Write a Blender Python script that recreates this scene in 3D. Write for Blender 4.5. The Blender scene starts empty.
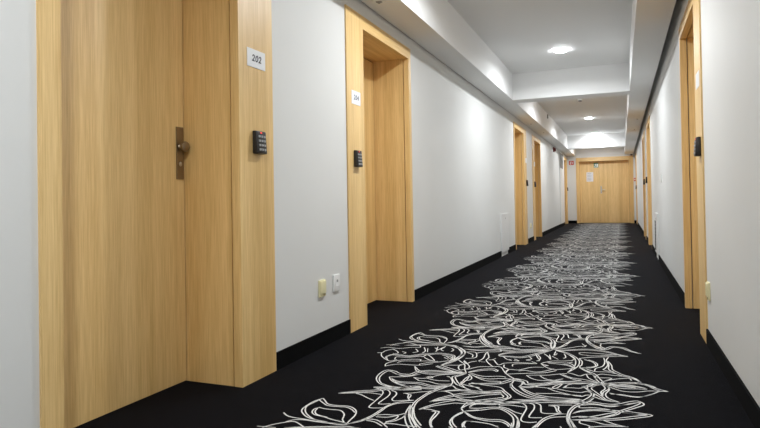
import bpy, bmesh, math, random
from mathutils import Matrix, Vector
random.seed(7)
C = bpy.context.scene.collection
scene = bpy.context.scene

# ---------------------------------------------------------------- room measures (metres)
A, B = -1.689, 0.457          # wall faces, left and right
Y0, YE = -4.4, 19.667         # back wall and far wall
ZS, ZC = 2.265, 2.641         # underside of soffits and beams, ceiling
WT = 0.42                     # wall thickness
CT = 0.0095                   # casing thickness
RD = 0.3205                   # depth of the door recess behind the wall face
HO, HT = 2.08, 2.172          # door opening height, casing height
SL, SR = A + 0.277, B - 0.325 # inner faces of the side soffits

# ---------------------------------------------------------------- materials
def mat(name, col, rough=0.5, spec=0.5, metal=0.0, emit=None, es=0.0):
    m = bpy.data.materials.new(name); m.use_nodes = True
    b = m.node_tree.nodes['Principled BSDF']
    b.inputs['Base Color'].default_value = (*col, 1)
    b.inputs['Roughness'].default_value = rough
    b.inputs['Specular IOR Level'].default_value = spec
    b.inputs['Metallic'].default_value = metal
    if emit:
        b.inputs['Emission Color'].default_value = (*emit, 1); b.inputs['Emission Strength'].default_value = es
    return m

def noise_mat(name, c0, c1, scale, rough, bump=0.0, spec=0.5, detail=4.0, bscale=None, bdist=0.002):
    m = mat(name, c0, rough, spec); nt = m.node_tree; N = nt.nodes; L = nt.links
    b = N['Principled BSDF']
    tc = N.new('ShaderNodeTexCoord'); no = N.new('ShaderNodeTexNoise')
    no.inputs['Scale'].default_value = scale; no.inputs['Detail'].default_value = detail
    L.new(tc.outputs['Object'], no.inputs['Vector'])
    cr = N.new('ShaderNodeValToRGB'); cr.color_ramp.elements[0].position = 0.3; cr.color_ramp.elements[1].position = 0.7
    cr.color_ramp.elements[0].color = (*c0, 1); cr.color_ramp.elements[1].color = (*c1, 1)
    L.new(no.outputs['Fac'], cr.inputs['Fac']); L.new(cr.outputs['Color'], b.inputs['Base Color'])
    if bump:
        n2 = N.new('ShaderNodeTexNoise'); n2.inputs['Scale'].default_value = bscale or scale; n2.inputs['Detail'].default_value = 3
        L.new(tc.outputs['Object'], n2.inputs['Vector'])
        bp = N.new('ShaderNodeBump'); bp.inputs['Strength'].default_value = bump; bp.inputs['Distance'].default_value = bdist
        L.new(n2.outputs['Fac'], bp.inputs['Height']); L.new(bp.outputs['Normal'], b.inputs['Normal'])
    return m

def oak(name, axis, tone=1.0):
    """oak veneer, fine grain running along one axis (2 upright, 1 and 0 level)"""
    m = mat(name, (0.6, 0.4, 0.2), 0.46, 0.9); nt = m.node_tree; N = nt.nodes; L = nt.links
    b = N['Principled BSDF']
    tc = N.new('ShaderNodeTexCoord'); oi = N.new('ShaderNodeObjectInfo')
    off = N.new('ShaderNodeVectorMath'); off.operation = 'SCALE'
    off.inputs[0].default_value = (3.1, 7.7, 5.3); L.new(oi.outputs['Random'], off.inputs['Scale'])
    add = N.new('ShaderNodeVectorMath'); add.operation = 'ADD'
    L.new(tc.outputs['Object'], add.inputs[0]); L.new(off.outputs[0], add.inputs[1])
    def layer(cross, along, detail):
        mp = N.new('ShaderNodeMapping'); s = [cross] * 3; s[axis] = along
        mp.inputs['Scale'].default_value = s; L.new(add.outputs[0], mp.inputs['Vector'])
        no = N.new('ShaderNodeTexNoise'); no.inputs['Scale'].default_value = 1; no.inputs['Detail'].default_value = detail
        no.inputs['Roughness'].default_value = 0.6
        L.new(mp.outputs[0], no.inputs['Vector']); return no.outputs['Fac']
    fine, mid, band = layer(210, 4.5, 6), layer(30, 0.6, 4), layer(7, 0.15, 2)
    def mul(x, k):
        n = N.new('ShaderNodeMath'); n.operation = 'MULTIPLY'; L.new(x, n.inputs[0]); n.inputs[1].default_value = k; return n.outputs[0]
    def plus(x, y):
        n = N.new('ShaderNodeMath'); n.operation = 'ADD'; L.new(x, n.inputs[0]); L.new(y, n.inputs[1]); return n.outputs[0]
    f = plus(plus(mul(fine, 0.42), mul(mid, 0.20)), mul(band, 0.38))
    cr = N.new('ShaderNodeValToRGB'); e = cr.color_ramp.elements
    e[0].position = 0.39; e[1].position = 0.62
    e[0].color = (0.605 * tone, 0.375 * tone, 0.126 * tone, 1); e[1].color = (0.89 * tone, 0.635 * tone, 0.29 * tone, 1)
    L.new(f, cr.inputs['Fac']); L.new(cr.outputs['Color'], b.inputs['Base Color'])
    bp = N.new('ShaderNodeBump'); bp.inputs['Strength'].default_value = 0.12; bp.inputs['Distance'].default_value = 0.001
    L.new(fine, bp.inputs['Height']); L.new(bp.outputs['Normal'], b.inputs['Normal'])
    return m

M = {
    'oak': oak('oak upright grain', 2), 'oak_y': oak('oak level grain', 1), 'oak_x': oak('oak level grain across', 0),
    'wall': noise_mat('white wall paint', (0.69, 0.693, 0.682), (0.71, 0.713, 0.702), 2.0, 0.55, 0.04, 0.35, bscale=260),
    'ceil': noise_mat('white ceiling paint', (0.80, 0.80, 0.795), (0.82, 0.82, 0.815), 1.5, 0.7, 0.02, 0.3, bscale=200),
    'carpet': noise_mat('black carpet pile', (0.0018, 0.0018, 0.0024), (0.0036, 0.0035, 0.0047), 14.0, 0.95, 0.5, 0.06, 6.0, 420, 0.003),
    'yarn': noise_mat('pale carpet yarn', (0.60, 0.595, 0.58), (0.82, 0.815, 0.80), 160.0, 0.95, 0.5, 0.1, 2.0, 300, 0.003),
    'skirt': noise_mat('black skirting', (0.0022, 0.0022, 0.0026), (0.004, 0.004, 0.0045), 30.0, 0.9, 0.2, 0.08, bscale=400),
    'white_plastic': mat('white plastic', (0.80, 0.80, 0.79), 0.35),
    'cream_plastic': mat('yellowed cream plastic', (0.80, 0.74, 0.46), 0.4),
    'cream_dark': mat('cream recess', (0.45, 0.38, 0.20), 0.5),
    'grey_plastic': mat('grey plastic', (0.30, 0.30, 0.30), 0.5),
    'black_plastic': mat('black plastic', (0.011, 0.011, 0.012), 0.38),
    'key': mat('grey key caps', (0.36, 0.365, 0.37), 0.4),
    'red_led': mat('red lamp', (0.5, 0.02, 0.02), 0.4, emit=(1, 0.06, 0.04), es=0.7),
    'plate': mat('white plate', (0.82, 0.83, 0.85), 0.35),
    'ink': mat('dark ink', (0.05, 0.05, 0.07), 0.6),
    'ink_blue': mat('blue grey ink', (0.16, 0.18, 0.24), 0.6),
    'brass': mat('antique nickel', (0.30, 0.24, 0.165), 0.36, metal=1.0),
    'steel': mat('brushed steel', (0.62, 0.61, 0.58), 0.3, metal=1.0),
    'dark': mat('dark slot', (0.012, 0.012, 0.012), 0.7),
    'panel': mat('white lacquered panel', (0.75, 0.75, 0.745), 0.4),
    'grille': mat('grey grille', (0.22, 0.225, 0.22), 0.5),
    'paper': mat('paper', (0.74, 0.75, 0.79), 0.8),
    'print': mat('printed lines', (0.42, 0.43, 0.46), 0.8),
    'red': mat('red plastic', (0.52, 0.028, 0.018), 0.4),
    'dark_red': mat('dark red plastic', (0.20, 0.018, 0.015), 0.4),
    'green': mat('green sign', (0.01, 0.20, 0.11), 0.4),
    'lamp': mat('lamp diffuser', (0.9, 0.9, 0.9), 0.5, emit=(0.97, 1.0, 1.03), es=46.0),
}

_b = M['carpet'].node_tree.nodes['Principled BSDF']
_b.inputs['Sheen Weight'].default_value = 0.07; _b.inputs['Sheen Roughness'].default_value = 0.22; _b.inputs['Sheen Tint'].default_value = (0.82, 0.81, 1.0, 1)

# ---------------------------------------------------------------- mesh helpers
def box(bm, x0, x1, y0, y1, z0, z1, bev=0.0, mi=0):
    vs = [bm.verts.new((x, y, z)) for x in (x0, x1) for y in (y0, y1) for z in (z0, z1)]
    F = [(0, 1, 3, 2), (4, 6, 7, 5), (0, 4, 5, 1), (2, 3, 7, 6), (0, 2, 6, 4), (1, 5, 7, 3)]
    fs = [bm.faces.new([vs[i] for i in f]) for f in F]
    for f in fs: f.material_index = mi
    if bev:
        es = list({e for f in fs for e in f.edges})
        bmesh.ops.bevel(bm, geom=es, offset=bev, segments=2, profile=0.6, affect='EDGES', clamp_overlap=True)

def lathe(bm, prof, origin=(0, 0, 0), axis=2, seg=32):
    """prof: (radius, height) pairs turned about one axis"""
    rings = []
    for r, h in prof:
        ring = []
        for k in range(seg if r > 1e-6 else 1):
            a = 2 * math.pi * k / seg; p = [r * math.cos(a), r * math.sin(a), h]
            if axis == 0: p = [p[2], p[0], p[1]]
            if axis == 1: p = [p[1], p[2], p[0]]
            ring.append(bm.verts.new([p[i] + origin[i] for i in range(3)]))
        rings.append(ring)
    for r0, r1 in zip(rings, rings[1:]):
        n = max(len(r0), len(r1))
        for k in range(n):
            q = [r0[k % len(r0)], r0[(k + 1) % len(r0)], r1[(k + 1) % len(r1)], r1[k % len(r1)]]
            q = [v for i, v in enumerate(q) if v not in q[:i]]
            if len(q) > 2: bm.faces.new(q)

def prism(bm, pts, axis, h0, h1, mi=0):
    """2-D outline (the two other axes in order) extruded along one axis"""
    def P(p, h):
        q = list(p); q.insert(axis, h); return q
    a = [bm.verts.new(P(p, h0)) for p in pts]; b = [bm.verts.new(P(p, h1)) for p in pts]
    n = len(pts); fs = [bm.faces.new(a), bm.faces.new(b)]
    fs += [bm.faces.new((a[i], a[(i + 1) % n], b[(i + 1) % n], b[i])) for i in range(n)]
    for f in fs: f.material_index = mi

def obj(name, bm, m, parent=None, smooth=False):
    bmesh.ops.recalc_face_normals(bm, faces=bm.faces)
    me = bpy.data.meshes.new(name); bm.to_mesh(me); bm.free()
    for k in (m if isinstance(m, (list, tuple)) else [m]): me.materials.append(M[k])
    if smooth:
        for p in me.polygons: p.use_smooth = True
        try: me.set_sharp_from_angle(angle=math.radians(40))
        except Exception: pass
    o = bpy.data.objects.new(name, me); C.objects.link(o)
    if parent: o.parent = parent
    return o

def tag(o, label, cat, group=None, kind=None):
    o['label'] = label; o['category'] = cat
    if group: o['group'] = group
    if kind: o['kind'] = kind
    return o

def structure(o, label, cat): return tag(o, label, cat, None, 'structure')

def empty(name, mw=None):
    o = bpy.data.objects.new(name, None); o.empty_display_size = 0.05; C.objects.link(o)
    if mw is not None: o.matrix_world = mw
    return o

def frame(side, p):
    """local x runs right along the wall as one faces it, y up, z out of the wall"""
    u, w = {'left': ((0, 1, 0), (1, 0, 0)), 'right': ((0, -1, 0), (-1, 0, 0)), 'far': ((1, 0, 0), (0, -1, 0)), 'down': ((1, 0, 0), (0, 0, -1))}[side]
    v = Vector(w).cross(Vector(u))
    m = Matrix.Identity(4)
    for i, c in enumerate((u, v, w)):
        for r in range(3): m[r][i] = c[r]
    m.translation = p
    return m
nb = bmesh.new

# ---------------------------------------------------------------- doors along the corridor
# side, start y, first casing width, opening width, last casing width (all metres along the corridor)
DOORS = [
    ('left', 1.2162, 0.0743, 0.9016, 0.2751),
    ('left', 3.3162, 0.2604, 0.9075, 0.0510),
    ('left', 9.520, 0.070, 0.960, 0.285),
    ('left', 11.630, 0.280, 0.910, 0.060),
    ('left', 18.360, 0.060, 0.860, 0.265),
    ('right', 3.6688, 0.2797, 0.8546, 0.0560),
    ('right', 9.820, 0.066, 0.955, 0.275),
    ('right', 12.020, 0.275, 0.880, 0.060),
    ('right', 18.350, 0.270, 0.820, 0.060),
]
JT = 0.03   # jamb thickness behind the opening edge

def wall_with_openings(name, side):
    pts = [(Y0, 0)]
    for s, y, a, w, b in DOORS:
        if s == side:
            pts += [(y + a - JT, 0), (y + a - JT, HO + JT), (y + a + w + JT, HO + JT), (y + a + w + JT, 0)]
    pts += [(YE + 0.3, 0), (YE + 0.3, ZC), (Y0, ZC)]
    bm = nb()
    prism(bm, pts, 0, *((A - WT, A) if side == 'left' else (B, B + WT)))
    return obj(name, bm, 'wall')

structure(wall_with_openings('wall_left', 'left'), 'white painted corridor wall on the left with five recessed oak doors', 'wall')
structure(wall_with_openings('wall_right', 'right'), 'white painted corridor wall on the right with recessed oak doors', 'wall')

# far wall with the opening for the double door, back wall behind the viewer
EX0, EX1, EZ = -1.297, 0.254, 2.066
bm = nb(); prism(bm, [(A, 0), (EX0 - JT, 0), (EX0 - JT, EZ + JT), (EX1 + JT, EZ + JT), (EX1 + JT, 0), (B, 0), (B, ZC), (A, ZC)], 1, YE, YE + 0.3)
structure(obj('wall_far', bm, 'wall'), 'white wall closing the far end of the corridor around the double door', 'wall')
bm = nb(); box(bm, A, B, Y0 - 0.1, Y0, 0, ZC)
structure(obj('wall_back', bm, 'wall'), 'white wall closing the corridor behind the viewer', 'wall')
bm = nb(); box(bm, A - WT, B + WT, Y0 - 0.1, YE + 0.3, ZC, ZC + 0.1)
structure(obj('ceiling', bm, 'ceil'), 'white recessed ceiling running between the lowered side soffits', 'ceiling')

for n, (x0, x1, lab) in enumerate([(A + 0.019, SL, 'lowered white soffit along the top of the left wall'), (SR, B - 0.060, 'lowered white soffit along the top of the right wall')]):
    bm = nb(); box(bm, x0, x1, Y0, YE, ZS, ZC)
    structure(obj('trim_%d' % (n + 1), bm, 'ceil'), lab, 'soffit')
for n, (y0, y1, lab) in enumerate([(7.975, 8.262, 'nearer white beam crossing the ceiling between the soffits'), (16.66, 16.95, 'farther white beam crossing the ceiling close to the double door')]):
    bm = nb(); box(bm, SL, SR, y0, y1, ZS, ZC)
    structure(obj('trim_%d' % (n + 3), bm, 'ceil'), lab, 'beam')

# ---------------------------------------------------------------- floor: black carpet with a woven line drawing of lilies
# one repeat of the pattern, each stroke a row of x,y points in millimetres
STROKES = """
-1244,2180;-1263,2139;-1268,2085;-1263,2036;-1240,2002;-1197,1969;-1151,1956;-1094,1947;-1012,1958
-1249,2164;-1260,2107;-1262,2068;-1241,2025;-1207,1989;-1158,1959;-1097,1951
-1244,2180;-1219,2154;-1192,2127;-1160,2121;-1132,2124;-1095,2129;-1063,2115;-1037,2086;-1023,2044;-1020,1999;-1017,1967
-1250,2157;-1215,2129;-1179,2108;-1126,2113;-1098,2116;-1066,2101;-1038,2074
-1202,2078;-1216,2058;-1208,2024;-1183,2002;-1139,1994;-1094,1980;-1052,1972;-1015,1962
-1208,2080;-1174,2072;-1135,2075;-1106,2076;-1083,2059;-1066,2035;-1052,1994;-1031,1968;-1014,1957
-1208,2067;-1199,2033;-1173,2006;-1120,1994
-1317,1982;-1291,1961;-1260,1950;-1209,1948;-1150,1945;-1093,1945;-1042,1953;-1012,1958
-1255,1899;-1235,1928;-1195,1941;-1132,1940;-1037,1944;-1011,1955
-1310,1824;-1288,1861;-1254,1896;-1221,1913;-1173,1888;-1155,1875
-1204,2260;-1206,2265;-1167,2293;-1127,2320;-1072,2350;-1026,2388;-954,2403;-878,2420;-882,2432
-1206,2265;-1204,2260;-1138,2288;-1079,2307;-1015,2303
-1135,2283;-1105,2274;-1061,2246;-1021,2225
-1085,2379;-1085,2379;-1045,2359;-1022,2330;-1014,2289;-1012,2228;-1010,2157;-998,2142;-972,2148;-944,2160
-1049,2380;-1010,2363;-987,2327;-982,2286;-986,2237;-986,2197;-960,2199;-937,2213
-996,2367;-970,2354;-955,2323;-953,2281;-949,2259;-932,2248;-899,2265;-857,2281
-932,2349;-906,2346;-894,2308;-876,2279
-910,2344;-890,2337;-885,2297
-1012,1958;-983,2000;-960,2059;-950,2121;-942,2179;-922,2224;-891,2257;-856,2279
-1007,1965;-974,2000;-951,2059;-941,2122;-936,2175;-915,2218;-881,2242;-847,2255
-940,2077;-910,2093;-863,2102;-837,2128;-831,2090;-849,2045;-874,2020;-874,1998
-937,2060;-891,2070;-857,2098;-855,2059;-880,2023
-1000,1978;-962,2024;-924,2031;-888,2010;-866,1990;-851,1976
-958,2014;-920,2010;-876,1982
-874,2009;-837,2016;-793,2014;-751,2018
-1052,2425;-1071,2443;-1035,2423;-980,2418;-885,2441;-882,2432
-987,2462;-1004,2465;-963,2454;-890,2454;-892,2461
-785,2282;-756,2325;-714,2373;-668,2416;-609,2449;-522,2484;-519,2471
-795,2190;-797,2196;-772,2242;-736,2292;-688,2334
-797,2196;-795,2190;-757,2240;-710,2281;-675,2305;-639,2310;-600,2336
-794,2199;-758,2202;-723,2193;-712,2187;-711,2141;-713,2095;-702,2055;-688,2031
-744,2186;-725,2183;-723,2137;-719,2093;-706,2054;-692,2029
-696,2379;-633,2392;-578,2438;-519,2471;-522,2484
-564,2260;-613,2229;-638,2176;-644,2123;-636,2088;-616,2055
-617,2212;-638,2159;-637,2120;-620,2083;-601,2060
-557,2130;-582,2130;-590,2103;-580,2067
-584,2121;-582,2090;-570,2070
-582,2130;-542,2135;-491,2131;-459,2115;-450,2102
-679,2569;-680,2553;-637,2521;-605,2494
-496,2612;-501,2626;-490,2576;-458,2520;-414,2477;-366,2459;-300,2467;-182,2499;-182,2512
-454,2595;-454,2595;-423,2560;-380,2523;-332,2504;-269,2504;-182,2512;-182,2499
-454,2595;-454,2595;-418,2594;-384,2618;-352,2666;-351,2659
-448,2659;-450,2643;-410,2632;-370,2660;-352,2666
-372,2530;-323,2542;-275,2558;-238,2555;-185,2559;-185,2548
-264,2641;-264,2641;-250,2684;-224,2715;-242,2702
-384,2400;-360,2389;-352,2342;-357,2292;-359,2251;-348,2244;-309,2257
-355,2410;-333,2392;-324,2339;-318,2311;-298,2306;-259,2319;-219,2326
-496,2354;-493,2339;-451,2353;-389,2348
-487,2310;-489,2322;-452,2309;-421,2283;-389,2270
-322,2152;-314,2205;-300,2254;-276,2290;-250,2316;-219,2326
-315,2155;-306,2203;-291,2246;-266,2276;-216,2298
-301,2393;-275,2392;-259,2337;-248,2334
-301,2393;-263,2402;-257,2361;-244,2332
-302,2402;-244,2421;-207,2433
-129,2563;-156,2494;-179,2461;-202,2422;-217,2356;-214,2294;-203,2232;-192,2196
-128,2543;-151,2483;-178,2442;-196,2405;-208,2347;-207,2285;-190,2225;-183,2199
-72,2741;-82,2761;-67,2683;-81,2614;-69,2563;-22,2525
-127,2564;-98,2540;-60,2526;-22,2525
-72,2741;-81,2730;-45,2697;-5,2674;47,2683;96,2713;135,2723
-81,2730;-72,2741;-22,2712;40,2724;92,2734
-61,2620;-14,2628;37,2617;80,2638;116,2684;143,2722;178,2731
-66,2632;-5,2617;54,2616;107,2674
42,2816;50,2804;94,2787;119,2750;144,2729
78,2812;78,2812;128,2760;174,2733
-178,2442;-178,2442;-116,2469;-63,2461;-6,2499;48,2546
-178,2442;-176,2412;-127,2428;-82,2430;-38,2419
-22,2414;17,2410;48,2409
-170,2317;-169,2308;-130,2327;-77,2373;-30,2412
-87,2308;-59,2290;-29,2273;8,2265
-167,2284;-167,2276;-120,2280;-74,2264;-29,2273
-167,2276;-165,2249;-134,2234;-125,2218
-129,2220;-70,2249;8,2268
-1317,2931;-1291,2939;-1286,2987;-1252,3033
-1294,2938;-1268,2878;-1224,2827;-1181,2799;-1159,2837
-1339,3026;-1301,3055;-1233,3051;-1170,3095;-1123,3110;-1139,3155
-1217,2840;-1239,2876;-1224,2903
-1202,2813;-1236,2855
-1264,3030;-1223,2995;-1201,2955;-1225,2936
-1190,2993;-1162,2979;-1166,2955
-1125,2990;-1104,3020;-1135,3070
-1170,2702;-1184,2747;-1159,2805;-1105,2854;-1039,2874;-1029,2846
-1170,2833;-1179,2884;-1119,2892;-1060,2932;-1040,2928
-1337,3107;-1259,3118
-1063,2597;-1011,2578;-977,2607;-953,2632;-953,2632
-1082,2547;-1061,2511;-1024,2474;-969,2444;-923,2432;-941,2453
-1082,2547;-1037,2561;-991,2585;-953,2632;-953,2632
-1027,2481;-987,2462;-941,2453;-892,2461;-890,2454
-1085,2379;-1089,2387;-1047,2401;-994,2413;-1008,2409
-999,3210;-932,3205;-863,3118;-838,3057;-835,2981;-854,2891;-883,2832
-1099,3117;-1067,3043;-1070,2996
-1071,3101;-1048,3025
-1036,3124;-1011,3096;-1006,3050
-1026,3152;-1011,3084;-1000,3111;-985,3177
-985,3164;-991,3102;-966,3074
-939,3142;-918,3112;-923,3076
-1040,2928;-1031,2974;-992,2932;-957,2879
-1031,2920;-987,2880;-953,2870
-926,2952;-892,2920
-921,2975;-876,2925
-949,2989;-896,2972;-870,2927
-1003,2774;-1010,2792;-976,2832;-931,2856;-881,2903
-737,2713;-764,2783;-783,2853;-811,2894;-838,2927
-762,2774;-782,2758;-802,2799;-804,2847;-783,2853
-737,2713;-800,2725;-861,2761;-916,2792
-798,2717;-869,2749;-919,2781
-737,2713;-795,2745;-856,2782;-890,2809;-830,2828;-794,2840
-736,2710;-765,2657;-770,2630;-724,2547;-723,2620;-713,2682
-721,2714;-660,2657;-612,2631;-554,2641;-547,2608
-731,2729;-688,2773;-630,2806;-600,2789;-600,2816
-733,2737;-683,2799;-624,2827;-601,2806
-759,2775;-750,2825;-806,2927
-806,2916;-780,2874;-766,2908;-739,2937
-843,3089;-792,3105;-766,3046;-764,2992;-811,2967
-829,3082;-790,3049;-780,2998
-731,2940;-718,2996;-726,3091;-721,3138
-724,3126;-693,3025;-693,2962;-646,2877;-621,2865
-726,2931;-692,2932
-685,2975;-658,2983;-637,2939;-619,2905
-653,3016;-668,2980
-776,3087;-747,3119;-659,3158;-668,3201
-899,2597;-875,2596;-892,2616;-907,2595
-897,2581;-843,2565;-783,2576
-809,2643;-785,2617
-720,2552;-714,2550;-669,2533;-628,2527;-637,2521
-724,2547;-718,2525;-692,2506;-687,2505
-383,3289;-423,3325;-460,3400
-383,3289;-404,3367;-407,3417
-382,3302;-378,3375;-386,3423
-380,3290;-353,3334;-313,3420
-382,3278;-433,3216;-481,3145;-529,3087;-585,3080;-642,3073;-646,3094
-386,3265;-445,3224;-515,3179;-597,3143;-646,3094;-642,3073
-402,3300;-488,3317;-565,3306;-632,3335
-371,3281;-323,3262;-273,3210;-234,3136;-222,3069;-229,2980;-266,2877
-364,3272;-308,3232;-258,3161;-242,3093
-492,3109;-469,3063;-492,3035;-469,3032
-460,3163;-443,3103;-426,3056;-439,3031
-446,3145;-426,3098;-426,3035
-418,3187;-388,3131;-371,3083;-387,3174
-362,3250;-362,3171;-349,3208
-370,3147;-332,3096
-313,3220;-298,3148;-310,3123
-409,2991;-396,3014;-357,3057;-305,3073;-264,3096;-255,3120
-409,2991;-375,2934;-331,2910;-272,2938;-237,2959
-403,2983;-368,2964;-390,2967
-374,3011;-320,3009;-271,2995;-242,2957
-299,3015;-267,3006;-237,2959
-281,3050;-252,3020;-236,2968
-380,3019;-323,3037;-281,3041;-256,3068
-623,3068;-597,3023;-565,3002;-579,3018
-557,3036;-526,3004;-554,3005
-619,2905;-608,2908;-588,2944;-521,2975;-468,2982;-430,2984;-461,3014
-541,2900;-543,2939;-487,2966;-435,2982
-588,2915;-579,2869;-552,2841;-554,2785;-545,2762;-501,2707;-464,2694
-558,2802;-547,2842;-500,2848;-446,2911;-385,2930
-499,2830;-468,2849;-415,2838;-372,2870;-337,2918
-547,2761;-490,2788;-422,2818;-364,2846;-319,2896
-451,2774;-420,2733;-378,2714;-321,2732;-277,2771
-444,2776;-403,2790;-354,2805;-308,2837;-265,2860
-387,2786;-357,2745;-312,2735;-254,2737;-199,2771;-200,2779
-298,2840;-260,2801;-219,2773;-200,2779;-199,2771
-490,2576;-491,2571;-496,2612;-494,2668
-496,2676;-448,2659;-457,2594;-457,2594
-295,2624;-310,2629;-295,2669;-270,2701;-270,2701
-198,3480;-172,3426;-124,3369;-91,3380;-58,3437;-12,3427;31,3371;87,3339
-181,3486;-143,3423;-102,3400
-128,3502;-129,3439;-102,3400
-233,3470;-212,3414
-230,3234;-232,3267;-166,3276;-99,3275;-40,3272
-232,3267;-230,3234;-174,3219;-109,3239;-45,3281
-223,3130;-224,3150;-172,3187;-98,3221;-45,3248;17,3263
-82,3216;-91,3150;-82,3074;-93,3004;-102,2983;-82,2962;-52,2963
-105,3198;-98,3118;-106,3038;-137,2990;-141,2943
-83,3143;-64,3070;-58,2997;-37,2958;-4,2917;25,2900;52,2868;69,2825
-224,3150;-223,3130;-210,3093;-208,3024;-215,3013;-213,2976
-202,3136;-158,3099;-140,3046;-149,3015;-183,2994
-180,3133;-142,3094;-132,3039;-163,2991;-213,2976;-213,2972
-202,2970;-164,2909;-137,2857
-177,2879;-164,2823;-139,2790;-124,2779
-130,2810;-132,2859;-109,2900;-61,2899;-13,2897
-182,2967;-140,2935;-81,2944;-32,2925
-105,2777;-60,2848;-126,2835
25,2900;69,2833
-851,3504;-820,3401;-773,3310;-721,3250;-656,3234;-562,3251
-832,3481;-796,3382;-737,3295;-672,3253
-220,3597;-210,3521;-179,3441;-142,3380;-102,3381
-206,3561;-168,3457;-125,3397
-413,3446;-385,3305
-396,3490;-385,3390;-385,3305
-438,3374;-392,3315
-320,3461;-347,3365;-383,3318
-1236,2855;-1228,2913;-1183,2927;-1119,2925;-1074,2972;-1032,2996;-968,3028;-888,3008;-868,2949;-878,2893
-719,2724;-648,2694;-570,2719;-538,2712
-1173,2707;-1126,2755;-1070,2763;-1003,2774;-949,2821
-616,2225;-593,2203;-561,2179;-509,2174;-461,2184;-434,2171;-412,2141;-407,2124
-290,2618;-243,2604;-188,2600;-163,2622;-144,2614
-606,2268;-568,2277;-521,2305;-487,2310;-447,2286;-409,2240;-388,2186;-379,2133
-185,2689;-185,2689;-149,2708;-109,2754;-59,2776;-4,2802;42,2816;78,2812;121,2780;128,2760
-1085,2379;-1085,2379;-1000,2389;-882,2432;-834,2442;-792,2471;-800,2461
28,2844;15,2872;-32,2849;-78,2810;-112,2757;-139,2696;-143,2680
40,2724;40,2742;-4,2747;-59,2745;-111,2755;-152,2762;-198,2747;-290,2710;-351,2659;-403,2619;-402,2612
-735,2034;-761,2068;-791,2114;-822,2187;-835,2253;-832,2307;-819,2381;-791,2449;-755,2513;-720,2479;-684,2476;-663,2490
-721,2714;-675,2677;-619,2661;-563,2684;-524,2692;-487,2687
-371,3281;-303,3302;-237,3340;-169,3355;-90,3334;-29,3286;17,3267
-199,2338;-173,2368;-126,2395;-78,2406;-14,2411;33,2409;79,2415;33,2386;-14,2354;-60,2328;-110,2311;-167,2284;-198,2271
-200,2298;-170,2317;-134,2322;-99,2326
-680,2553;-679,2569;-621,2580;-547,2608;-515,2646;-487,2687;-451,2674;-435,2640;-406,2641;-347,2668;-309,2712;-254,2730
-1023,2748;-989,2702;-971,2684;-931,2665;-868,2676;-801,2707;-737,2713
-631,2329;-637,2267;-629,2239;-609,2215;-583,2183;-549,2166;-505,2158;-457,2166;-430,2151;-416,2129
-185,2689;-185,2689;-160,2660;-131,2604;-133,2555;-156,2494;-179,2464;-305,2433;-380,2402;-447,2380;-496,2354;-527,2334;-579,2324;-601,2304;-606,2271
-966,2576;-932,2544;-919,2536;-877,2538;-817,2517;-761,2535;-761,2535
-613,2229;-562,2255;-517,2288;-484,2296;-448,2268;-419,2226;-406,2175;-401,2126
-339,2617;-332,2616;-296,2587;-248,2566;-185,2548;-160,2574;-134,2582
-1063,2528;-1023,2499;-979,2497;-909,2509;-839,2486;-783,2504;-764,2510
-1229,3127;-1139,3155;-1067,3177;-995,3199;-937,3179;-887,3134;-857,3073;-854,2996;-870,2906;-893,2828;-895,2798
-1135,2782;-1116,2819;-1061,2836;-1029,2846;-986,2860;-934,2866
-794,2411;-760,2429;-725,2412;-702,2384;-653,2359;-588,2360;-500,2375;-423,2394;-393,2372;-382,2332;-384,2278;-385,2220;-375,2196;-348,2194;-322,2208
-867,3152;-780,3155;-702,3191;-668,3201;-576,3195;-493,3232;-399,3273
-283,2837;-240,2799;-201,2795;-162,2783;-119,2762;-112,2757
-932,2349;-897,2363;-866,2387;-836,2404;-806,2433
-966,2576;-931,2570;-894,2590;-858,2645;-804,2679;-737,2713
-93,2582;-101,2635;-85,2692;-108,2756;-130,2818;-148,2880;-179,2922;-213,2972;-213,2976
-372,3293;-296,3352;-241,3405;-217,3400;-208,3440
-745,2012;-784,2072;-817,2129;-837,2189;-845,2263;-841,2318;-827,2393;-800,2461;-764,2510;-761,2535;-765,2565;-792,2623;-816,2641
-785,2282;-744,2316;-690,2340;-632,2333;-586,2354;-506,2405;-479,2443;-504,2490;-529,2518;-580,2487;-635,2477;-693,2473;-746,2448;-794,2411
-749,2778;-704,2839;-652,2856;-601,2872;-575,2824;-555,2776
-264,2641;-256,2651;-242,2702;-196,2720;-155,2741;-150,2731
-897,3216;-820,3215;-755,3260;-683,3276;-633,3272;-554,3237;-464,3276;-395,3286
-1000,2389;-1008,2409;-1052,2425;-1092,2460;-1122,2517;-1131,2584;-1123,2632;-1096,2622;-1063,2597;-1027,2591;-987,2603;-964,2662;-913,2695;-838,2704;-746,2724
-270,2701;-270,2701;-295,2624;-339,2617;-402,2612;-457,2594;-457,2594
-455,2423;-410,2425;-350,2438;-265,2459;-179,2467;-129,2477;-71,2471;-22,2487;19,2526;52,2549;56,2538;27,2491;-22,2426;-41,2385;-76,2345;-106,2318
-678,2585;-608,2568;-538,2560;-504,2512;-475,2471;-468,2446;-481,2415;-502,2388;-566,2347;-606,2321;-625,2290;-636,2249
-657,2484;-687,2505;-720,2552;-724,2587;-695,2621;-697,2661;-724,2705
-266,2877;-235,2860;-204,2840;-177,2879;-143,2881
-24,2522;-73,2541;-93,2575;-123,2628;-143,2680;-100,2747;-45,2750;5,2758;58,2752;93,2741
-264,2641;-264,2641;-228,2653;-188,2662;-150,2731;-112,2751;-111,2755
"""
PERIOD = 1.278
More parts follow.
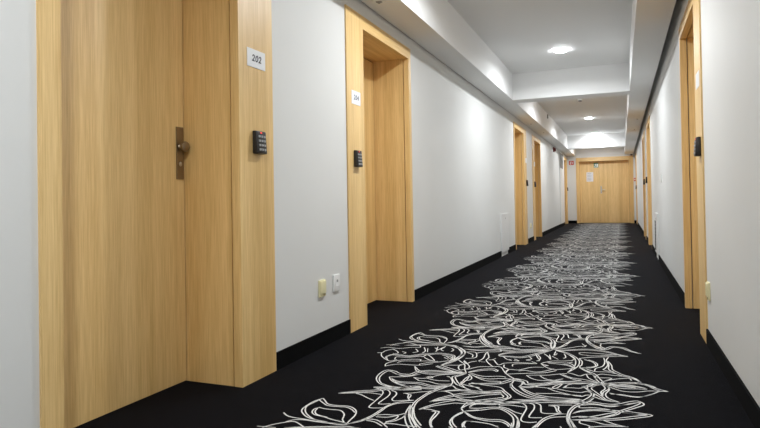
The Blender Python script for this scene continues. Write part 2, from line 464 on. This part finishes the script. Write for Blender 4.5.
def smooth_line(p, n):
    if len(p) < 3: return p
    q = [p[0]] + p + [p[-1]]; out = []
    for i in range(1, len(q) - 2):
        a, b, c, d = q[i - 1:i + 3]
        for k in range(n):
            t = k / n
            out.append(tuple(0.5 * (2 * b[j] + (c[j] - a[j]) * t + (2 * a[j] - 5 * b[j] + 4 * c[j] - d[j]) * t * t + (3 * b[j] - a[j] - 3 * c[j] + d[j]) * t ** 3) for j in (0, 1)))
    return out + [p[-1]]
strokes = [[tuple(int(v) / 1000 for v in q.split(',')) for q in s.split(';')] for s in STROKES.split()]
bm = nb()
box(bm, A - WT, B + WT, Y0 - 0.1, YE + 0.3, -0.1, 0)
def length(s): return sum(math.hypot(b[0] - a[0], b[1] - a[1]) for a, b in zip(s, s[1:]))
def companion(s, w):
    """a second line that leaves a stroke at one end and meets it again at the other"""
    L = length(s); d = 0; out = []
    for i, p in enumerate(s):
        a, b = s[max(i - 1, 0)], s[min(i + 1, len(s) - 1)]
        if i: d += math.hypot(p[0] - s[i - 1][0], p[1] - s[i - 1][1])
        l = math.hypot(b[0] - a[0], b[1] - a[1]) or 1
        o = w * math.sin(math.pi * min(d / L, 1)) ** 0.7
        out.append((p[0] - (b[1] - a[1]) / l * o, p[1] + (b[0] - a[0]) / l * o))
    return out
def already_double(n):
    pts = strokes[n]; near = 0
    for p in pts:
        near += any(math.hypot(p[0] - q[0], p[1] - q[1]) < 0.05 for m, s in enumerate(strokes) if m != n for q in fine[m])
    return near > 0.6 * len(pts)
fine = [smooth_line(s, 4) for s in strokes]
strokes += [companion(s, 0.019 if n % 2 else -0.019) for n, s in enumerate(strokes) if length(s) > 0.30 and len(s) > 2 and not (min(p[1] for p in s) < 2.25 and already_double(n))]
for k in range(-3, 14):
    for s in strokes:
        ys = [p[1] + k * PERIOD for p in s]
        if max(ys) > YE - 0.03 or min(ys) < Y0 + 0.1: continue
        line = smooth_line([(p[0], p[1] + k * PERIOD) for p in s], 5 if k < 2 else 3)
        h = 0.0029; prev = None
        for i, p in enumerate(line):
            a, b = line[max(i - 1, 0)], line[min(i + 1, len(line) - 1)]
            dx, dy = b[0] - a[0], b[1] - a[1]; l = math.hypot(dx, dy) or 1
            w = h * (0.75 if i in (0, len(line) - 1) else 1)
            nx, ny = -dy / l * w, dx / l * w
            cur = (bm.verts.new((p[0] + nx, p[1] + ny, 0.002)), bm.verts.new((p[0] - nx, p[1] - ny, 0.002)))
            if prev:
                f = bm.faces.new((prev[0], prev[1], cur[1], cur[0])); f.material_index = 1
            prev = cur
structure(obj('floor', bm, ['carpet', 'yarn']), 'black carpet with a pale line pattern of overlapping lilies along the corridor', 'carpet')

# ---------------------------------------------------------------- skirting
def skirting(name, segs, lab):
    bm = nb()
    for x0, x1, y0, y1 in segs: box(bm, x0, x1, y0, y1, 0, 0.091, 0.002)
    structure(obj(name, bm, 'skirt'), lab, 'skirting')
def gaps(side, cover):
    out = []; y = Y0
    for a, b in sorted([(d[1], d[1] + d[2] + d[3] + d[4]) for d in DOORS if d[0] == side] + cover):
        out.append((y, a)); y = b
    return out + [(y, YE)]
skirting('baseboard_left', [(A, A + 0.011, a, b) for a, b in gaps('left', [(8.30, 8.85)]) if b - a > 0.02], 'black carpet skirting along the left wall between the doors')
skirting('baseboard_right', [(B - 0.011, B, a, b) for a, b in gaps('right', [(8.12, 8.74)]) if b - a > 0.02], 'black carpet skirting along the right wall between the doors')
skirting('baseboard_far', [(A + 0.011, -1.403, YE - 0.011, YE), (0.384, B - 0.011, YE - 0.011, YE)], 'black skirting on either side of the far double door')

# ---------------------------------------------------------------- doors
def knob_handle(leaf, side, y, x, detail=True):
    d = 1 if side == 'left' else -1
    bm = nb(); box(bm, x, x + d * 0.007, y - 0.0225, y + 0.0225, 0.988, 1.243, 0.002)
    h = obj('handle_plate', bm, 'brass', leaf); h['label'] = 'long antique nickel lock plate'
    bm = nb(); lathe(bm, [(0.016, 0.006), (0.014, 0.009), (0.011, 0.012), (0.010, 0.020), (0.013, 0.023), (0.022, 0.027), (0.0255, 0.034), (0.0245, 0.041), (0.017, 0.046), (0.0, 0.048)], (0, 0, 0), 0, 28)
    bmesh.ops.scale(bm, vec=(d, 1, 1), verts=bm.verts); bmesh.ops.translate(bm, vec=(x, y + 0.002, 1.146), verts=bm.verts)
    obj('knob', bm, 'brass', h, True)
    bm = nb(); lathe(bm, [(0.0, 0.011), (0.007, 0.011), (0.0085, 0.009), (0.0085, 0.006)], (0, 0, 0), 0, 20)
    for v in bm.verts:
        v.co.z = v.co.z * 1.0
    bmesh.ops.scale(bm, vec=(d, 1, 1.35), verts=bm.verts); bmesh.ops.translate(bm, vec=(x, y, 1.062), verts=bm.verts)
    obj('lock_cylinder', bm, 'steel', h, True)
    bm = nb()
    for z in (1.228, 1.003):
        lathe(bm, [(0.0, 0.0085), (0.003, 0.008), (0.0035, 0.0065)], (0, 0, 0), 0, 12)
        vs = [v for v in bm.verts if abs(v.co.z) < 0.1]
        bmesh.ops.scale(bm, vec=(d, 1, 1), verts=vs); bmesh.ops.translate(bm, vec=(x, y, z), verts=vs)
    obj('plate_screws', bm, 'brass', h, True)

DOOR_LABELS = [
    'nearest recessed oak door on the left, number 202 on its casing',
    'second recessed oak door on the left, number 204 on its casing',
    'third recessed oak door on the left, just beyond the low white wall panel',
    'fourth recessed oak door on the left, before the red alarm box',
    'last oak door on the left, in the corner by the double door',
    'nearest recessed oak door on the right, cream socket beside its casing',
    'second recessed oak door on the right, just beyond the low wall panel',
    'third recessed oak door on the right, its keypad on the nearer casing',
    'last oak door on the right, in the corner by the double door',
]
for n, (side, y, a, w, b) in enumerate(DOORS):
    d = 1 if side == 'left' else -1; W = A if side == 'left' else B
    X = lambda t: W + d * t                     # t metres out of the wall face (negative: into the recess)
    def bx(bm, t0, t1, ya, yb, z0, z1, bev=0.0):
        x0, x1 = sorted((X(t0), X(t1))); box(bm, x0, x1, ya, yb, z0, z1, bev)
    y1, y2, y3 = y + a, y + a + w, y + a + w + b
    root = structure(empty('door_%d' % (n + 1)), DOOR_LABELS[n], 'door')
    # casings: a flat plate on the wall and a lip returning into the opening
    bm = nb(); prism(bm, [(X(0), y), (X(CT), y), (X(CT), y1), (X(-0.037), y1), (X(-0.037), y1 - 0.014), (X(0), y1 - 0.014)], 2, 0, HT); obj('casing', bm, 'oak', root)
    bm = nb(); prism(bm, [(X(0), y3), (X(CT), y3), (X(CT), y2), (X(-0.037), y2), (X(-0.037), y2 + 0.014), (X(0), y2 + 0.014)], 2, 0, HT); obj('casing', bm, 'oak', root)
    bm = nb(); prism(bm, [(X(0), HT), (X(CT), HT), (X(CT), HO), (X(-0.037), HO), (X(-0.037), HO + 0.014), (X(0), HO + 0.014)], 1, y1 + 0.0008, y2 - 0.0008); obj('head_casing', bm, 'oak_y', root)
    # jambs lining the recess, a hair behind the casing lip
    for ya, yb in ((y1 - JT, y1 - 0.002), (y2 + 0.002, y2 + JT)):
        bm = nb(); bx(bm, -WT, -0.0445, ya, yb, 0, HO + 0.002); obj('jamb', bm, 'oak', root)
    bm = nb(); bx(bm, -WT, -0.0445, y1 - JT, y2 + JT, HO + 0.0025, HO + JT); obj('head_jamb', bm, 'oak_y', root)
    bm = nb(); bx(bm, -RD - 0.04, -RD, y1 + 0.004, y2 - 0.004, 0.004, HO - 0.004, 0.001); leaf = obj('door_leaf', bm, 'oak', root)
    bm = nb()  # dark strips added to deepen the shade in the gaps round the leaf
    for ya, yb in ((y1 - 0.002, y1 + 0.004), (y2 - 0.004, y2 + 0.002)): bx(bm, -RD - 0.02, -RD - 0.008, ya, yb, 0.004, HO)
    bx(bm, -RD - 0.02, -RD - 0.008, y1, y2, HO - 0.004, HO + 0.0025); obj('gap_shade_strip', bm, 'dark', root)
    if n in (0, 1, 5):
        knob_handle(leaf, side, (y2 - 0.034) if a < b else (y1 + 0.034), X(-RD))

# the double door at the far end
root = structure(empty('door_10'), 'oak double door closing the far end of the corridor', 'door')
YL = YE + 0.20
for x0, x1, xa, xb in ((-1.403, EX0, EX0 - 0.014, EX0), (0.384, EX1, EX1 + 0.014, EX1)):
    bm = nb(); prism(bm, [(x0, YE), (x0, YE - CT), (x1, YE - CT), (x1, YE + 0.037), (xa, YE + 0.037), (xa, YE)], 2, 0, 2.195); obj('casing', bm, 'oak', root)
bm = nb(); prism(bm, [(YE, 2.195), (YE - CT, 2.195), (YE - CT, EZ), (YE + 0.037, EZ), (YE + 0.037, EZ + 0.014), (YE, EZ + 0.014)], 0, EX0 + 0.001, EX1 - 0.001); obj('head_casing', bm, 'oak_x', root)
for x0, x1 in ((EX0 - JT, EX0 - 0.0025), (EX1 + 0.0025, EX1 + JT)):
    bm = nb(); box(bm, x0, x1, YE + 0.0395, YE + 0.3, 0, EZ + 0.002); obj('jamb', bm, 'oak', root)
bm = nb(); box(bm, EX0 - JT, EX1 + JT, YE + 0.0395, YE + 0.3, EZ + 0.0025, EZ + JT); obj('head_jamb', bm, 'oak_x', root)
XS = -0.668
bm = nb(); box(bm, EX0 + 0.002, XS - 0.002, YL, YL + 0.04, 0.004, EZ - 0.002, 0.001); obj('door_leaf', bm, 'oak', root)['label'] = 'narrower left leaf with a paper notice'
bm = nb(); box(bm, XS + 0.002, EX1 - 0.002, YL, YL + 0.04, 0.004, EZ - 0.002, 0.001); leaf = obj('door_leaf', bm, 'oak', root); leaf['label'] = 'wider right leaf with a lever handle'
bm = nb(); box(bm, XS + 0.028, XS + 0.072, YL - 0.008, YL, 0.985, 1.235, 0.002); hp = obj('handle_plate', bm, 'steel', leaf)
bm = nb(); lathe(bm, [(0.010, -0.006), (0.010, -0.05), (0.0, -0.052)], (XS + 0.05, YL, 1.105), 1, 16)
box(bm, XS + 0.04, XS + 0.178, YL - 0.060, YL - 0.042, 1.096, 1.114, 0.005); obj('lever', bm, 'steel', hp, True)
bm = nb(); lathe(bm, [(0.010, -0.006), (0.010, -0.011), (0.0, -0.011)], (XS + 0.05, YL, 1.02), 1, 16); obj('lock_cylinder', bm, 'dark', hp, True)

# ---------------------------------------------------------------- keypads by the doors
def keypad(side, y, z, label, keys=True, group='door keypads'):
    W = (A + CT) if side == 'left' else (B - CT)
    root = tag(empty('keypad', frame(side, (W, y, z))), label, 'keypad', group)
    bm = nb()   # housing: a wedge, thicker at the foot
    hw, hh, d0, d1 = 0.041, 0.057, 0.032, 0.024
    vs = [bm.verts.new(p) for p in ((-hw, -hh, 0), (hw, -hh, 0), (hw, hh, 0), (-hw, hh, 0), (-hw * .95, -hh * .97, d0), (hw * .95, -hh * .97, d0), (hw * .95, hh * .97, d1), (-hw * .95, hh * .97, d1))]
    for f in ((3, 2, 1, 0), (4, 5, 6, 7), (0, 1, 5, 4), (1, 2, 6, 5), (2, 3, 7, 6), (3, 0, 4, 7)): bm.faces.new([vs[i] for i in f])
    bmesh.ops.bevel(bm, geom=list(bm.edges), offset=0.005, segments=3, profile=0.5, affect='EDGES')
    obj('housing', bm, 'black_plastic', root, True)
    bm = nb(); box(bm, -0.010, 0.003, 0.0440, 0.0490, 0.0235, 0.0268, 0.001); obj('indicator_lamp', bm, 'red_led', root)
    if keys:
        for r in range(4):
            for c in range(3):
                cx, cy = -0.020 + 0.020 * c, 0.028 - 0.0215 * r
                zz = d1 + (d0 - d1) * (hh - cy) / (2 * hh)
                bm = nb(); box(bm, cx - 0.0065, cx + 0.0065, cy - 0.0055, cy + 0.0055, zz - 0.002, zz + 0.004, 0.0018); obj('key', bm, 'key', root)
    return root
keypad('left', 2.331, 1.165, 'black keypad below the number plate 202')
keypad('left', 3.440, 1.155, 'black keypad below the number plate 204')
keypad('left', 10.785, 1.158, 'black keypad on the right casing of the third oak door on the left', False)
keypad('left', 11.850, 1.155, 'black keypad on the left casing of the fourth oak door on the left', False)
keypad('left', 19.440, 1.150, 'small black keypad at the far left corner, below the red fire sign', False)
keypad('right', 3.748, 1.158, 'big black keypad on the nearest oak casing on the right')
keypad('right', 11.000, 1.160, 'black keypad on the far casing of the second oak door on the right', False)
keypad('right', 12.160, 1.158, 'black keypad on the near casing of the third oak door on the right', False)
keypad('right', 18.560, 1.150, 'small black keypad in the far right corner, below the red call point', False)

# ---------------------------------------------------------------- number plates
def lettering(text, size, shear, parent, m, name='number', z=0.0028, sx=1.0):
    cu = bpy.data.curves.new(name, 'FONT'); cu.body = text; cu.size = size; cu.shear = shear
    cu.align_x = 'CENTER'; cu.align_y = 'CENTER'; cu.extrude = 0.0003; cu.resolution_u = 6; cu.space_character = 1.15; cu.offset = 0.0013
    t = bpy.data.objects.new(name, cu); C.objects.link(t)
    bpy.context.view_layer.update()
    me = bpy.data.meshes.new_from_object(t.evaluated_get(bpy.context.evaluated_depsgraph_get()))
    bpy.data.objects.remove(t); bpy.data.curves.remove(cu)
    me.materials.clear(); me.materials.append(M[m])
    o = bpy.data.objects.new(name, me); C.objects.link(o); o.parent = parent; o.location = (0, 0, z); o.scale = (sx, 1, 1)
    return o
def number_plate(side, y, z, w, h, text, m, label):
    W = (A + CT) if side == 'left' else (B - CT)
    root = tag(empty('number_plate', frame(side, (W, y, z))), label, 'number plate', 'door number plates')
    bm = nb(); box(bm, -w / 2, w / 2, -h / 2, h / 2, 0, 0.0025, 0.0006); obj('plate', bm, 'plate', root)
    if text: lettering(text, 0.046, 0.20, root, m, sx=1.0)
number_plate('left', 2.329, 1.579, 0.146, 0.090, '202', 'ink', 'white number plate reading 202 above the keypad')
number_plate('left', 3.448, 1.571, 0.134, 0.092, '204', 'ink_blue', 'white number plate reading 204 above the keypad')
number_plate('left', 10.770, 1.585, 0.150, 0.094, None, 'ink', 'small white plate on the right casing of the third left door')
number_plate('left', 11.865, 1.575, 0.150, 0.094, None, 'ink', 'small white plate on the left casing of the fourth left door')
number_plate('right', 3.790, 1.565, 0.150, 0.094, None, 'ink', 'white plate seen edge-on on the nearest right casing')

# ---------------------------------------------------------------- sockets and switches
def cream_socket(side, y, z, label):
    W = A if side == 'left' else B
    root = tag(empty('cream_socket', frame(side, (W, y, z))), label, 'socket', 'cream wall sockets')
    bm = nb(); box(bm, -0.037, 0.037, -0.050, 0.050, 0, 0.012, 0.004); obj('housing', bm, 'cream_plastic', root, True)
    bm = nb(); box(bm, -0.031, 0.031, -0.030, 0.045, 0.010, 0.018, 0.004); obj('cover_flap', bm, 'cream_plastic', root, True)
    bm = nb(); box(bm, 0.004, 0.028, -0.045, -0.033, 0.011, 0.016, 0.002); obj('flap_catch', bm, 'cream_dark', root, True)
cream_socket('left', 2.956, 0.350, 'yellowed cream socket on the left wall between doors 202 and 204')
cream_socket('left', 11.240, 0.320, 'tiny cream socket between the third and fourth left doors')
cream_socket('right', 3.575, 0.325, 'cream socket on the right wall beside the nearest right casing')

root = tag(empty('wall_socket', frame('left', (A, 3.136, 0.357))), 'white socket on the left wall beside the casing of door 204', 'socket')
bm = nb(); box(bm, -0.041, 0.041, -0.052, 0.052, 0, 0.011, 0.004); obj('socket_plate', bm, 'white_plastic', root, True)
bm = nb(); lathe(bm, [(0.0, 0.0114), (0.0205, 0.0114), (0.0225, 0.0125), (0.0245, 0.0125), (0.0255, 0.0108)], (0, 0, 0), 2, 32); r = obj('socket_well', bm, 'white_plastic', root, True)
bm = nb(); lathe(bm, [(0.0, 0.0119), (0.008, 0.0119), (0.0085, 0.0112)], (0.004, 0.012, 0), 2, 20); obj('socket_insert', bm, 'grey_plastic', root)

root = tag(empty('light_switch', frame('right', (B, 7.35, 1.075))), 'white light switch on the bare right wall between the first two doors', 'switch')
bm = nb(); box(bm, -0.041, 0.041, -0.046, 0.046, 0, 0.010, 0.003); obj('switch_plate', bm, 'white_plastic', root, True)
bm = nb(); box(bm, -0.026, 0.026, -0.030, 0.030, 0.008, 0.014, 0.002); obj('rocker', bm, 'white_plastic', root, True)

# ---------------------------------------------------------------- low access panels
def access_panel(side, y, w, z0, z1, label, inlay=False):
    W = A if side == 'left' else B
    root = tag(empty('access_panel', frame(side, (W, y, z0))), label, 'panel', 'low access panels'); h = z1 - z0
    bm = nb(); box(bm, -w / 2, w / 2, 0, h, 0, 0.018, 0.002); obj('panel_door', bm, 'panel', root)
    bm = nb(); lathe(bm, [(0.0, 0.021), (0.010, 0.021), (0.012, 0.019), (0.012, 0.0175)], (0.02, h - 0.075, 0), 2, 20); obj('lock', bm, 'grey_plastic', root, True)
    if inlay:
        bm = nb()  # stack of thin dark bars on the panel front
        for k in range(9): box(bm, -w / 2 + 0.05, -w / 2 + 0.26, 0.03 + 0.046 * k, 0.072 + 0.046 * k, 0.0175, 0.0195)
        obj('dark_bars', bm, 'dark', root)
access_panel('left', 8.575, 0.55, 0.062, 0.640, 'low white access panel on the left wall before the third door')
access_panel('right', 8.430, 0.62, 0.085, 0.632, 'low white access panel on the right wall before the second door', True)

root = tag(empty('shaft_panel', frame('left', (A + 0.001, 17.65, 0.095))), 'tall white service panel with a grey grille near the left end', 'panel')
bm = nb(); box(bm, -0.62, 0.62, 0, 2.13, 0, 0.022, 0.002); obj('panel_door', bm, 'panel', root)
g = nb(); box(g, -0.59, 0.25, 1.66, 2.10, 0.0215, 0.027, 0.001); gr = obj('grille', g, 'grille', root)
g = nb()
for k in range(10): box(g, -0.56, 0.22, 1.685 + 0.041 * k, 1.697 + 0.041 * k, 0.0265, 0.034, 0.001)
obj('grille_slats', g, 'grille', gr)

# ---------------------------------------------------------------- alarm box, call point, signs, camera
root = tag(empty('alarm_sounder', frame('left', (A, 15.52, 2.165))), 'dark red alarm box high on the left wall under the soffit', 'alarm')
bm = nb(); box(bm, -0.08, 0.08, -0.06, 0.06, 0, 0.035, 0.008); obj('base', bm, 'dark_red', root, True)
bm = nb(); lathe(bm, [(0.0, 0.075), (0.03, 0.072), (0.045, 0.06), (0.05, 0.034)], (0, 0, 0), 2, 24); obj('sounder', bm, 'dark_red', root, True)

root = tag(empty('fire_call_point', frame('far', (0.424, YE, 1.42))), 'red fire call point on the end wall right of the double door', 'call point')
bm = nb(); box(bm, -0.028, 0.030, -0.05, 0.05, 0, 0.045, 0.005); obj('housing', bm, 'red', root, True)
bm = nb(); box(bm, -0.016, 0.018, -0.022, 0.022, 0.043, 0.047, 0.001); obj('push_glass', bm, 'white_plastic', root)

root = tag(empty('fire_sign', frame('far', (-1.548, YE, 2.034))), 'red and white fire hose sign on the end wall left of the double door', 'sign')
bm = nb(); box(bm, -0.076, 0.076, -0.068, 0.068, 0, 0.004, 0.001); obj('sign_plate', bm, 'red', root)
bm = nb(); lathe(bm, [(0.0, 0.005), (0.026, 0.005), (0.026, 0.0035)], (0.03, 0.0, 0), 2, 24); box(bm, -0.045, -0.018, -0.05, 0.03, 0.0035, 0.005); box(bm, -0.04, 0.01, 0.034, 0.046, 0.0035, 0.005); obj('pictogram', bm, 'plate', root)
bm = nb(); lathe(bm, [(0.0, 0.0058), (0.013, 0.0058), (0.013, 0.0045)], (0.03, 0.0, 0), 2, 20); obj('pictogram_hub', bm, 'red', root)

root = tag(empty('exit_sign', frame('far', (-0.768, YL, 1.938))), 'green emergency exit sign at the top of the double door', 'sign')
bm = nb(); box(bm, -0.072, 0.072, -0.080, 0.080, 0, 0.004, 0.001); obj('sign_plate', bm, 'green', root)
bm = nb(); box(bm, 0.016, 0.056, -0.052, 0.052, 0.0035, 0.0048); obj('doorway_symbol', bm, 'plate', root)
bm = nb(); lathe(bm, [(0.0, 0.005), (0.011, 0.005), (0.011, 0.0035)], (-0.012, 0.046, 0), 2, 20)
for q in ([(-0.02, 0.032), (0.002, 0.028), (-0.012, -0.012), (-0.032, -0.006)], [(-0.032, -0.006), (-0.012, -0.012), (-0.048, -0.056), (-0.060, -0.048)], [(-0.022, -0.008), (-0.010, -0.012), (0.008, -0.052), (-0.004, -0.056)], [(-0.02, 0.032), (-0.022, 0.02), (-0.056, 0.014), (-0.058, 0.024)]):
    prism(bm, q, 2, 0.0035, 0.005)
obj('running_figure', bm, 'plate', root)
bm = nb(); box(bm, -0.060, 0.056, -0.074, -0.066, 0.0035, 0.0045); obj('ground_bar', bm, 'plate', root)

root = tag(empty('paper_notice', frame('far', (-0.975, YL, 1.552))), 'white paper notice on the left leaf of the double door', 'notice')
bm = nb(); box(bm, -0.108, 0.108, -0.158, 0.158, 0, 0.001); obj('sheet', bm, 'paper', root)
bm = nb()
for k in range(11):
    if k in (2, 6): continue
    w = random.uniform(0.12, 0.165); box(bm, -0.085, -0.085 + w, 0.125 - k * 0.024 - 0.005, 0.125 - k * 0.024 + 0.004, 0.0009, 0.0014)
obj('printed_lines', bm, 'print', root)

root = tag(empty('dome_camera', frame('down', (0.335, 19.50, ZS))), 'small white dome camera under the right soffit above the double door', 'camera')
bm = nb(); lathe(bm, [(0.0, 0.0), (0.055, 0.0), (0.055, 0.022), (0.048, 0.03), (0.0, 0.032)], (0, 0, 0), 2, 32); obj('base', bm, 'white_plastic', root, True)
bm = nb(); lathe(bm, [(0.040 * math.cos(t * math.pi / 16), 0.03 + 0.040 * math.sin(t * math.pi / 16)) for t in range(8)] + [(0, 0.07)], (0, 0, 0), 2, 28); obj('dome', bm, 'black_plastic', root, True)

# ---------------------------------------------------------------- small fittings overhead
def soffit_spot(x, y, label, r=0.042):
    root = tag(empty('recessed_spot', frame('down', (x, y, ZS))), label, 'spotlight', 'small unlit spots in the soffits')
    bm = nb(); lathe(bm, [(r * 0.55, -0.003), (r * 0.62, 0.003), (r * 0.9, 0.004), (r, 0.0), (r * 0.9, -0.002)], (0, 0, 0), 2, 32); obj('trim_ring', bm, 'white_plastic', root, True)
    bm = nb(); lathe(bm, [(0.0, 0.010), (r * 0.18, 0.010), (r * 0.25, 0.004), (r * 0.56, -0.001)], (0, 0, 0), 2, 24); obj('lens', bm, 'grey_plastic', root, True)
soffit_spot(-1.565, 3.608, 'small round unlit spot in the left soffit above door 204', 0.048)
soffit_spot(-1.560, 10.690, 'small unlit spot in the left soffit above the third left door')
soffit_spot(-1.520, 12.210, 'small unlit spot in the left soffit above the fourth left door')
soffit_spot(0.300, 10.920, 'small unlit spot in the right soffit by the second right door')
soffit_spot(0.286, 12.585, 'small unlit spot in the right soffit by the third right door')

root = tag(empty('round_sensor', frame('left', (SL, 12.006, 2.572))), 'small round white cap on the inner face of the left soffit', 'sensor')
bm = nb(); lathe(bm, [(0.046, 0.0), (0.046, 0.012), (0.040, 0.018), (0.030, 0.018), (0.028, 0.010), (0.0, 0.010)], (0, 0, 0), 2, 32); obj('cap', bm, 'grille', root, True)
bm = nb(); lathe(bm, [(0.026, 0.009), (0.020, 0.016), (0.0, 0.018)], (0, 0, 0), 2, 24); obj('lens', bm, 'white_plastic', root, True)

root = tag(empty('smoke_detector', frame('down', (-0.662, 10.60, ZC))), 'white smoke detector on the ceiling just beyond the nearer beam', 'smoke detector')
bm = nb(); lathe(bm, [(0.0, 0.0), (0.052, 0.0), (0.052, 0.014), (0.045, 0.02), (0.0, 0.02)], (0, 0, 0), 2, 32); obj('base', bm, 'white_plastic', root, True)
bm = nb(); lathe(bm, [(0.034, 0.02), (0.034, 0.034), (0.024, 0.042), (0.0, 0.043)], (0, 0, 0), 2, 28); obj('sensing_chamber', bm, 'grey_plastic', root, True)

# ---------------------------------------------------------------- the lamps of the corridor
def ceiling_lamp(y, label, power, x=-0.64):
    root = tag(empty('ceiling_lamp', frame('down', (x, y, ZC))), label, 'ceiling light', 'round ceiling lamps')
    bm = nb(); lathe(bm, [(0.070, -0.004), (0.072, 0.004), (0.078, 0.005), (0.082, 0.0)], (0, 0, 0), 2, 40); obj('trim_ring', bm, 'white_plastic', root, True)
    bm = nb(); lathe(bm, [(0.071, 0.001), (0.0705, 0.011), (0.067, 0.018), (0.056, 0.021), (0.0, 0.0225)], (0, 0, 0), 2, 40); obj('diffuser', bm, 'lamp', root, True)
    ld = bpy.data.lights.new('lamp_light', 'AREA'); ld.shape = 'DISK'; ld.size = 0.13; ld.energy = power; ld.color = (0.968, 1.005, 1.025); ld.spread = math.radians(164)
    lo = bpy.data.objects.new('lamp_light', ld); C.objects.link(lo); lo.parent = root
    lo.matrix_parent_inverse = Matrix.Identity(4); lo.location = (0, 0, 0.025); lo.rotation_euler = (math.pi, 0, 0)
LAMPS = [
    (-2.97, 'round ceiling lamp behind the viewer'), (0.33, 'round ceiling lamp above the viewer'), (3.63, 'round ceiling lamp just above the top of the view'),
    (6.935, 'large bright round ceiling lamp before the nearer beam'), (9.85, 'round ceiling lamp hidden behind the nearer beam'),
    (13.17, 'round ceiling lamp midway between the two beams'), (16.40, 'round ceiling lamp right in front of the farther beam'), (18.35, 'round ceiling lamp in the last bay by the double door')]
for y, lab in LAMPS: ceiling_lamp(y, lab, 13.6 if y != 16.40 else 6.5)

# ---------------------------------------------------------------- world, camera, view
w = bpy.data.worlds.new('World'); scene.world = w; w.use_nodes = True
w.node_tree.nodes['Background'].inputs['Color'].default_value = (0.02, 0.02, 0.02, 1)

F, PX, PY = 560.7359, 28.2210, -20.4617
right = Vector((0.93470093, 0.35503015, -0.01696366)); up = Vector((0.02011832, -0.00519565, 0.99978411)); fwd = Vector((-0.35486537, 0.93484041, 0.01199898))
cd = bpy.data.cameras.new('camera'); cam = bpy.data.objects.new('camera', cd); C.objects.link(cam)
m = Matrix.Identity(4)
for i, c in enumerate((right, up, -fwd)):
    for r in range(3): m[r][i] = c[r]
m.translation = (0, 0, 0.86724)
cam.matrix_world = m
cd.sensor_width = 36; cd.sensor_fit = 'HORIZONTAL'; cd.lens = F / 760 * 36
cd.shift_x = -PX / 760; cd.shift_y = PY / 760
cd.clip_start = 0.05; cd.clip_end = 100
scene.camera = cam
vs = scene.view_settings
vs.view_transform = 'Standard'; vs.look = 'None'; vs.gamma = 1; vs.use_curve_mapping = False; vs.exposure = 1.24
scene.cycles.max_bounces = 12; scene.cycles.diffuse_bounces = 8; scene.cycles.use_denoising = True
scene.cycles.sample_clamp_indirect = 6
